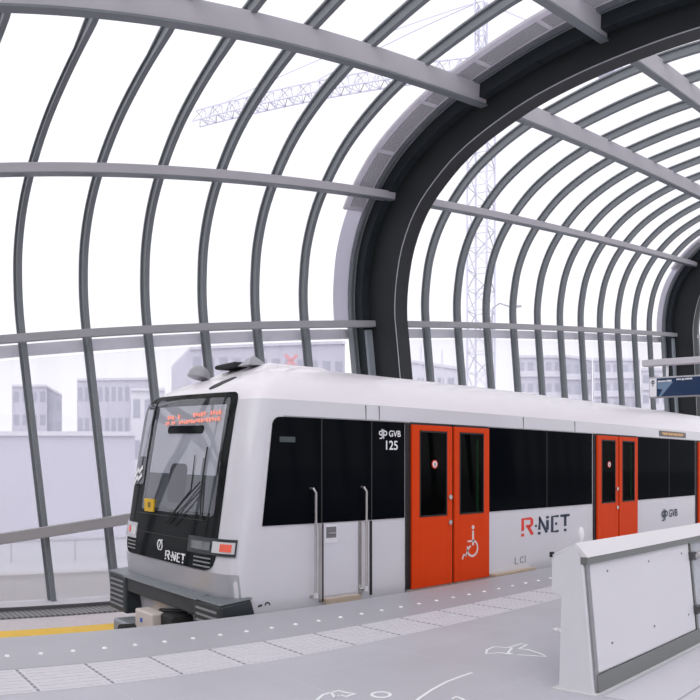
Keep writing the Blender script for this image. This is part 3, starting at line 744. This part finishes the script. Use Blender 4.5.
# fascia joints and side display
for px in (366, 379.4, 523.5, 575): MB().box(sx(px)-.005, sx(px)+.005, SY-.003, SY+.02, 2.09, 2.26).build('fascia_joint', mat('joint_dark', (.2, .2, .22), .5), train)
MB().box(4.9, XE, SY-.014, SY, 2.078, 2.09).build('drip_rail', mat('drip_grey', (.3, .3, .33), .4), train)
ds = MB().box(sx(659.5), sx(685.5), SY-.010, SY+.01, 2.12, 2.23).build('side_display', mat('display_frame', (.10, .09, .08), .3), train)
dl = MB()
x0, x1 = sx(662), sx(683); n = 13
for k in range(n): dl.box(x0+(x1-x0)*k/n, x0+(x1-x0)*(k+.72)/n, SY-.013, SY-.010, 2.15+(.01 if k % 3 == 0 else 0), 2.20)
dl.build('side_display_characters', LEDA, ds)
# operator mark and number on the black band
def gvb(x, z, h, m, parent):
    lb = MB(); fn = lambda u, v, t: (x+u*h, SY-.0125-t, z+v*h)
    ribbon(lb, arcpts(0, .45, .28, 20, 340, 12), .15, fn); ribbon(lb, [(.27, 1.05), (.27, -.15), (.12, -.32), (-.2, -.3)], .14, fn)
    ribbon(lb, [(.55, .95), (.55, -.35)], .14, fn); ribbon(lb, arcpts(.85, .45, .3, -170, 150, 12), .15, fn)
    lb.build('operator_emblem', m, parent)
    text('GVB', 'operator_lettering', m, h*1.25, face_side(x+h*2.75, SY-.0135, z+.38*h), parent, .001, .012*h)
gvb(sx(380), sz(388, 436.5), .085, WHITE, train)
text('125', 'fleet_number', WHITE, .155, face_side(sx(390.5), SY-.0135, sz(390, 445.8)), train, .001, .002)
gvb(sx(662.5), sz(672, 516.5), .17, NAVY, train)
xa, xb = sx(521.5), sx(569.5)
rnet(lambda u, v, h: (xa+(xb-xa)*u/2.82, SY-.001-h, .495+v*.265), train, RED, NAVY, .15)
ib = MB(); xi = sx(515)
fn = lambda u, v, h: (xi+u, SY-.001-h, .10+v)
ribbon(ib, [(0, .10), (0, 0), (.07, 0)], .014, fn); ribbon(ib, arcpts(.17, .05, .045, 40, 320, 12), .012, fn); ribbon(ib, [(.23, .1), (.25, .1), (.25, 0)], .012, fn)
ib.build('small_pictograms', mat('pictogram_grey', (.2, .2, .24), .5), train)
ib = MB(); fn = lambda u, v, h: (sx(258)+u, SY-.001-h, .02+v)
ribbon(ib, [(0, .02), (.05, .03)], .02, fn); ribbon(ib, arcpts(.12, .02, .03, 0, 180, 8), .014, fn)
ib.build('small_pictograms', BLK, train)
# roof details
MB().tube([(4.98, 8.95, 2.70), (5.0, 8.95, 2.77), (5.02, 8.95, 2.83), (5.03, 8.95, 2.86)], [.15, .14, .09, .02], 20).build('roof_dome', mat('dome_grey', (.30, .30, .33), .3), train, smooth=True)
rf = MB().hexa([(5.05, 7.72, 2.66), (6.4, 7.75, 2.70), (6.4, 8.95, 2.70), (5.05, 8.95, 2.66), (5.35, 7.80, 2.80), (6.2, 7.82, 2.80), (6.2, 8.85, 2.80), (5.35, 8.85, 2.80)]).build('roof_fairing', ROOFM, train, bevel=.03)
MB().box(5.1, 6.15, 8.25, 8.75, 2.79, 2.85).build('roof_box', UNDER, train, bevel=.03)
MB().hexa([(5.12, 7.95, 2.78), (5.42, 7.95, 2.78), (5.42, 8.2, 2.78), (5.12, 8.2, 2.78), (5.25, 8.05, 2.90), (5.29, 8.05, 2.90), (5.29, 8.09, 2.90), (5.25, 8.09, 2.90)]).build('roof_antenna', mat('dome_grey', (.3, .3, .33)), train)
x, y, z = hit(222, 383)
vs = [(surfX(min(max(y+.13*cos(a), SY+.1), 9.7), z+.07*sin(a)-.03*cos(a))-.012, y+.13*cos(a), z+.07*sin(a)-.03*cos(a)) for a in [2*pi*k/20 for k in range(20)]]
MB().add(vs+[(p[0]+.03, p[1], p[2]) for p in vs], [tuple(range(20))]+[(k, (k+1) % 20, 20+(k+1) % 20, 20+k) for k in range(20)]).build('marker_lamp', MASK, train)

# ------------------------------------------------------------------ platform furniture
PX0 = 4.43
bar_ = empty('platform_parapet', (PX0, 2.9, 0), 'pale parapet wall with bolted white panel and ridged cap on the platform', 'parapet')
secb = [(2.735, 0), (2.825, .88), (2.835, .94), (2.90, 1.005), (3.08, .905), (3.08, .66), (3.0, .64), (3.02, .0)]
MB().prism(secb, lambda u, v, t: (t, u, v), PX0, 11.5).build('core', PARA, bar_, bevel=.008)
MB().prism([(2.70, 0), (3.06, 0), (3.06, .012), (2.70, .012)], lambda u, v, t: (t, u, v), PX0-.03, 11.5).build('foot_plate', mat('foot_pale', (.62, .62, .64), .4), bar_)
MB().prism([(2.785, .875), (2.84, .875), (2.84, .925), (2.785, .925)], lambda u, v, t: (t, u, v), PX0+.0, 11.5).build('cap_groove', BRUSH, bar_)
MB().prism([(2.78, .925), (2.84, .925), (2.895, 1.00), (2.88, 1.018)], lambda u, v, t: (t, u, v), PX0, 11.5).build('cap', mat('cap_paint', (.70, .68, .71), .45), bar_)
MB().prism([(2.90, 1.00), (2.88, 1.018), (3.095, .915), (3.09, .90)], lambda u, v, t: (t, u, v), PX0, 11.5).build('cap_back', mat('cap_paint', (.7, .7, .7)), bar_)
MB().prism([(2.71, .0), (2.73, .0), (2.743, .128), (2.725, .128)], lambda u, v, t: (t, u, v), PX0+.03, 6.17).build('kick_plate', BRUSH, bar_)
def slab(x0, x1, z0, z1, th): return MB().prism([(2.735+z0*.1023-th, z0), (2.735+z0*.1023, z0), (2.735+z1*.1023, z1), (2.735+z1*.1023-th, z1)], lambda u, v, t: (t, u, v), x0, x1)
pn = slab(PX0+.065, 6.10, .138, .873, .016).build('side_panel', PANEL, bar_, bevel=.003)
sp = MB()
slab(PX0+.02, PX0+.05, .03, .9, .018).build('end_trim', mat('end_trim_steel', (.30, .30, .32), .3, metal=.3), bar_)
for (x, z) in ((4.72, .80), (5.35, .80), (5.95, .80), (4.70, .30), (5.35, .30), (5.98, .28)):
    y = 2.735+z*.1023-.017
    MB().tube([(x, y, z), (x, y-.004, z)], .008, 10).build('screw', BRUSH, pn)
slab(6.12, 6.15, .0, .90, .022).build('steel_post', BRUSH, bar_)
gl = slab(6.2, 11.4, .06, .90, .012).build('glass_panel', glass_mat('parapet_glass', (.86, .90, .90), .35, gloss=1), bar_)
for z in (.76, .30):
    y = 2.735+z*.1023
    c_ = MB().box(6.09, 6.17, y-.055, y-.0, z-.035, z+.035).build('clamp', mat('clamp_dark', (.06, .06, .065), .4), bar_)
    MB().tube([(6.12, y-.075, z+.005), (8.6, y-.075, z+.005)], .020, 12).build('grip_rail', CHROME, bar_, smooth=True)
    MB().tube([(6.16, y-.075, z+.005), (6.22, y-.075, z+.005)], .03, 12).build('rail_socket', LAMPW, bar_)
rm = empty('round_marker', (PX0+.12, 2.92, 1.01), 'small white oval plate standing on the end of the parapet cap', 'marker plate')
MB().grid(lambda a, b: (PX0+.10+.024*cos(a)*sin(b), 2.90+.024*sin(a)*sin(b), 1.07+.05*cos(b)), [2*pi*k/16 for k in range(16)], [.01+(pi-.02)*k/10 for k in range(11)], True).build('plate', SIGNW, rm, smooth=True)
MB().box(PX0+.09, PX0+.11, 2.89, 2.91, .99, 1.04).build('stem', SIGNW, rm)
o = MB().box(PX0-.01, PX0+.02, 3.07, 3.09, .91, .945).build('parapet_catch', BLK); tag(o, 'small black catch on the back edge of the parapet end', 'catch')

# hanging sign
SX = 10.75
sg = empty('hanging_sign', (SX, 5.5, 2.6), 'dark blue direction sign with white arrow panel hanging from a pale bar', 'sign')
MB().box(SX, SX+.12, 3.2, 5.62, 2.60, 2.92).build('sign_box', mat('sign_frame', (.45, .44, .48), .4), sg, bevel=.008)
MB().box(SX-.006, SX, 3.2, 5.48, 2.615, 2.895).build('blue_panel', SIGNB, sg)
aw = MB().box(SX-.007, SX, 5.485, 5.605, 2.615, 2.895).build('arrow_panel', mat('arrow_panel_white', (.85, .84, .88), .4), sg)
am = MB(); fn = lambda u, v, h: (SX-.008-h, 5.545-u, 2.825+v)
ribbon(am, [(0, -.05), (0, .045)], .014, fn, 0, .002); ribbon(am, [(-.03, .01), (0, .045), (.03, .01)], .012, fn, 0, .002); ribbon(am, [(-.03, -.005), (.03, -.005)], .01, fn, 0, .002)
am.build('arrow', NAVY, aw)
lt = MB()
for y0, y1, z0, z1 in ((5.46, 5.32, 2.835, 2.86), (5.31, 5.22, 2.835, 2.865), (5.14, 5.06, 2.855, 2.875), (5.05, 5.0, 2.85, 2.875), (4.99, 4.87, 2.855, 2.88)):
    n = max(2, int(abs(y1-y0)/.022)); s_ = (y1-y0)/n
    for k in range(n): lt.box(SX-.009, SX-.006, y0+s_*(k+.75), y0+s_*k, z0, z1)
lt.build('sign_characters', WHITE, sg)
MB().prism([(5.47, 2.62), (5.40, 2.62), (5.20, 2.83), (5.47, 2.83)][::-1], lambda u, v, t: (t, u, v), SX-.0075, SX-.006).build('pale_swoosh', SIGNL, sg)
MB().prism([(5.47, 2.62), (5.44, 2.62), (5.38, 2.72), (5.47, 2.74)][::-1], lambda u, v, t: (t, u, v), SX-.0085, SX-.0075).build('dark_swoosh', SIGNB, sg)
for y in (5.33, 3.9): MB().tube([(SX+.06, y, 2.92), (SX+.06, y, 3.12)], .022, 10).build('hanger', SIGNW, sg)
sb = empty('sign_gantry', (SX, 3.0, 0), 'pale horizontal bar carrying the blue sign, on a post at the platform', 'sign support')
MB().box(SX-.0, SX+.12, 2.9, 5.75, 3.10, 3.20).build('arm', mat('gantry_paint', (.55, .53, .57), .4), sb, bevel=.01)
MB().box(SX-.02, SX+.14, 2.86, 3.02, 0, 3.24).build('post', mat('gantry_paint', (.5, .5, .5)), sb, bevel=.01)

# white line drawings on the platform
def drawing(name, label, lines, w=.022):
    mb = MB()
    for pts, closed in lines:
        ribbon(mb, pts, w, lambda u, v, h: (u, v, .001+h), 0, .003, closed)
    tag(mb.build(name, WHITE), label, 'floor marking')
def fl(px, py):
    a = (px-350)/F+PHI; d = EYE/((py-HZ)/F); return (d*sin(a), d*cos(a))
drawing('floor_drawing', 'white outline drawing like a bird on the platform paving left of the parapet',
 [([fl(*q) for q in ((486, 654), (500, 653), (516, 655), (534, 656), (546, 657), (541, 654), (528, 650), (519, 649), (527, 645), (521, 644), (508, 648), (494, 647), (487, 650))], True),
  ([fl(*q) for q in ((512, 648), (508, 653), (516, 655))], False)])
drawing('floor_drawing', 'white outline drawing cut by the bottom edge, left of the small circle',
 [([fl(*q) for q in ((317, 700), (323, 695), (331, 693), (338.5, 691), (347, 693), (355, 694), (346, 697), (340, 695))], False), ([fl(*q) for q in ((331, 693), (335, 698), (340, 695))], False)])
cx, cy = fl(381, 695)
drawing('floor_circle', 'small white painted circle on the platform near the bottom edge', [(arcpts(cx, cy, .062, 0, 360, 20)[:-1], True)])
drawing('floor_stroke', 'long white painted stroke on the platform between circle and bird drawing', [([fl(*q) for q in ((414, 703), (420, 698), (432, 690), (447, 682), (460, 677), (472, 673))], False)])
drawing('floor_drawing', 'tiny white outline mark beside the end of the parapet', [([fl(*q) for q in ((553, 627), (557, 629), (561, 630), (560, 633), (556, 631), (553, 627))], False)])
drawing('floor_drawing', 'small white mark at the bottom edge right of the long stroke', [([fl(*q) for q in ((452, 699), (456, 697), (462, 699), (466, 702))], False)])

# ------------------------------------------------------------------ the town outside
def block(name, label, px0, px1, pytop, d, m=FAR, dep=18, rows=5, cols=6, dy=0, pyb=None, cat='building', bands=False, d2=None):
    a = away(px0, pytop, d); b = away(px1, pytop+dy, d2 or d)
    root = empty(name, (a.x, a.y, GZ), label, cat)
    n = Vector((-(b.y-a.y), b.x-a.x, 0)).normalized()
    if n.dot(Vector((a.x, a.y, 0))) < 0: n = -n
    za, zb = a.z, b.z; A = Vector((a.x, a.y, 0)); B = Vector((b.x, b.y, 0)); N = n*dep
    q = [A, B, B+N, A+N]; zs = [za, zb, zb, za]
    MB().hexa([(p.x, p.y, GZ) for p in q]+[(p.x, p.y, z) for p, z in zip(q, zs)]).build('walls', m, root)
    q2 = [A-n*.3, B-n*.3, B+N+n*.3, A+N+n*.3]
    MB().hexa([(p.x, p.y, z) for p, z in zip(q2, zs)]+[(p.x, p.y, z+.35) for p, z in zip(q2, zs)]).build('roof_edge', FARL, root)
    H_ = min(za, zb)-GZ; L = (B-A)
    for r_ in range(rows):
        z0 = GZ+H_*(r_+.35)/rows; z1 = GZ+H_*(r_+.8)/rows
        if bands:
            p0 = A+L*.02-n*.12; p1 = A+L*.98-n*.12
            MB().bar((p0.x, p0.y, z0-.35), (p1.x, p1.y, z0-.35), .5, .8).build('balcony_band', FARL, root)
        for c in range(cols):
            p0 = A+L*((c+.2)/cols)-n*.04; p1 = A+L*((c+.8)/cols)-n*.04; e = n*.1
            MB().hexa([(p0.x, p0.y, z0), (p1.x, p1.y, z0), (p1.x+e.x, p1.y+e.y, z0), (p0.x+e.x, p0.y+e.y, z0), (p0.x, p0.y, z1), (p1.x, p1.y, z1), (p1.x+e.x, p1.y+e.y, z1), (p0.x+e.x, p0.y+e.y, z1)]).build('window', FARW, root)
    return root, A, B, n
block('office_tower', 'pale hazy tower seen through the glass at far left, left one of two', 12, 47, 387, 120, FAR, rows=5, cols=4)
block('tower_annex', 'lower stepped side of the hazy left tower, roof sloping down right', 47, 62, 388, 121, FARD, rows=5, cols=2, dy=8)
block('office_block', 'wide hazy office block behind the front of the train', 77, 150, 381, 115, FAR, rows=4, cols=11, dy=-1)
block('low_annex', 'pale low white block directly left of the train windscreen', 131, 165, 391, 90, FARL, rows=3, cols=3)
rt, A, B, n = block('depot_building', 'long hazy grey building above the cab roof with a red cross sign', 190, 345, 350, 95, FAR, rows=5, cols=12, dy=-6, d2=100)
c = away(291, 361, 93.5); sgn = MB()
dirv = (B-A).normalized()
for s_ in (-1, 1):
    p = c-dirv*.75+Vector((0, 0, -.75*s_)); q = c+dirv*.75+Vector((0, 0, .75*s_)); sgn.bar(p, q, .3, .35)
sgn.build('cross_sign', mat('cross_red', (.78, .22, .24), .6), rt)
block('site_hall', 'low hazy hall with a sloping roof right of the near arch', 405, 466, 362, 100, FARL, rows=4, cols=6, dy=9)
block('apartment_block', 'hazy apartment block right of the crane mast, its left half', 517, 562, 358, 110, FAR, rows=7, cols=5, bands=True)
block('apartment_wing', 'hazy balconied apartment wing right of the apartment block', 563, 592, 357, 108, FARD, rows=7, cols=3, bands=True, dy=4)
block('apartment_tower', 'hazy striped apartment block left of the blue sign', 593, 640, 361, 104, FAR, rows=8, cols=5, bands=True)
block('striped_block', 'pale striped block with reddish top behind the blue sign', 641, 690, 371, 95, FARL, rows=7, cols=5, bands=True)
# road edge details
mb = MB(); a, b = (-10, 44), (34, 44)
for k in range(23): mb.box(-12+2*k-.04, -12+2*k+.04, 43.96, 44.04, GZ, GZ+1.25)
mb.box(-12, 34, 43.95, 44.05, GZ+1.15, GZ+1.3)
tag(mb.build('guard_rail', mat('far_rail', (.34, .34, .38), .6)), 'thin grey guard rail on the paving outside the glass', 'guard rail')
for k, (x, y, l) in enumerate(((8, 33, 1.6), (16, 36, 2.4), (4, 38, 1.8))):
    tag(MB().box(x, x+l, y, y+.15, GZ, GZ+.01).build('road_line', WHITE), 'short white line on the outside paving, %s' % ('nearest the glass', 'furthest right', 'furthest out')[k], 'road marking')
# trees
def tree(px, pytop, d, wd, label):
    base = away(px, pytop, d); h = base.z-GZ
    root = empty('tree', (base.x, base.y, GZ), label, 'tree', 'hazy trees beyond the glass wall')
    MB().tube([(base.x, base.y, GZ), (base.x, base.y, GZ+h*.5)], [.25, .12], 8).build('trunk', BARK, root)
    mb = MB(); rnd = random.Random(int(px*7))
    for b_ in range(26):
        th = rnd.uniform(0, 2*pi); rr = wd*math.sqrt(rnd.random())*.8; cz = GZ+h*rnd.uniform(.35, .88); s_ = wd*rnd.uniform(.22, .4)*(1.15-.5*rr/wd)
        c0 = Vector((base.x+rr*cos(th), base.y+rr*sin(th), min(cz, base.z-s_*.8)))
        V = []; n_, m_ = 8, 5
        for i in range(m_+1):
            for j in range(n_):
                u = pi*i/m_; v = 2*pi*j/n_; q = s_*rnd.uniform(.75, 1.2)
                V.append(c0+Vector((sin(u)*cos(v), sin(u)*sin(v), cos(u)*.8))*q)
        mb.add(V, [(i*n_+j, i*n_+(j+1) % n_, (i+1)*n_+(j+1) % n_, (i+1)*n_+j) for i in range(m_) for j in range(n_)])
    mb.build('crown', LEAF, root)
for px, py, d, wd, lb in ((7, 427, 92, 3.2, 'hazy tree at the left edge beside the left tower'), (70, 427, 90, 2.6, 'hazy tree in the gap between tower and office block')):
    tree(px, py, d, wd, lb)
block('low_hall', 'long low pale hall beyond the paving, below the two office buildings', -40, 135, 436, 62, FAR, rows=0, cols=0, dep=10)
# tower crane
cd0 = 85; cb = away(481, 465, cd0); top = away(481, 65, cd0)
crane = empty('tower_crane', (cb.x, cb.y, GZ), 'tall pale lattice tower crane outside, its jib crossing the upper left glass', 'crane')
def lattice(mb, a, b, w, n, r=.09, up=Vector((0, 0, 1)), tri=False):
    a = Vector(a); b = Vector(b); d = (b-a); e = d.normalized(); s_ = e.cross(up)
    s_ = (s_ if s_.length > .1 else e.cross(Vector((1, .3, 0)))).normalized(); t_ = s_.cross(e)
    cs = [(-.5, -.5), (.5, -.5), (.5, .5), (-.5, .5)] if not tri else [(-.5, -.4), (.5, -.4), (0, .5)]
    K = len(cs); pt = lambda i, k: a+d*(i/n)+s_*cs[k % K][0]*w+t_*cs[k % K][1]*w
    for k in range(K): mb.bar(pt(0, k), pt(n, k), r*2)
    for i in range(n):
        for k in range(K):
            mb.bar(pt(i, k), pt(i+1, k+1) if i % 2 else pt(i+1, k), r); mb.bar(pt(i, k+1) if i % 2 == 0 else pt(i, k), pt(i+1, k) if i % 2 == 0 else pt(i+1, k+1), r); mb.bar(pt(i, k), pt(i, k+1), r)
mz = top.z
mb = MB(); lattice(mb, (cb.x, cb.y, GZ), (cb.x, cb.y, mz), 2.3, 22, .08); mb.build('mast', CRANE, crane)
tip = away(196, 118, 98); root_ = Vector((cb.x, cb.y, mz)); tip.z = mz
mb = MB(); lattice(mb, root_, tip, 1.9, 30, .07, tri=True); mb.build('jib', CRANE, crane)
cj = root_-(tip-root_).normalized()*14
mb = MB(); lattice(mb, root_, cj, 1.6, 8, .07, tri=True); mb.bar(cj+Vector((0, 0, -2)), cj+Vector((0, 0, .5)), 2.2); mb.build('counter_jib', CRANE, crane)
apex = root_+Vector((0, 0, 7)); mb = MB(); lattice(mb, root_, apex, 1.0, 4, .08); mb.build('mast_head', CRANE, crane)
mb = MB(); mb.tube([apex, root_+(tip-root_)*.55+Vector((0, 0, .9))], .07, 5).tube([apex, root_+(tip-root_)*.9+Vector((0, 0, .9))], .06, 5).tube([apex, cj], .07, 5); mb.build('tie_rod', CRANE, crane)
MB().box(cb.x-1.2, cb.x+1.2, cb.y-2.4, cb.y-.6, mz-3, mz-.6).build('operator_cab', CRANE, crane)
# street lamps and flagpoles outside
for px, py, d, lb in ((421, 346, 60, 'thin pale pole outside, just right of the near arch'), (442, 350, 62, 'thin pale pole outside, left of the crane mast')):
    p = away(px, py, d); tag(MB().tube([(p.x, p.y, GZ), (p.x, p.y, p.z)], [.09, .05], 8).build('flagpole', CRANE), lb, 'pole')
p = away(492, 309, 55); q = away(511, 307, 55)
sl = empty('street_lamp', (p.x, p.y, GZ), 'tall grey street lamp with curved arm beyond the crane mast', 'street lamp')
MB().tube([(p.x, p.y, GZ), (p.x, p.y, p.z-.6), (p.x+.1, p.y, p.z+.1), tuple(p.lerp(q, .4)+Vector((0, 0, .35))), tuple(q)], [.1, .07, .06, .06, .05], 8).build('pole', mat('lamp_pole', (.42, .42, .48), .5), sl)
e = (q-p).normalized(); MB().bar(tuple(q-e*.1), tuple(q+e*.75), .3, .12).build('lamp_head', mat('lamp_pole', (.4, .4, .5)), sl)
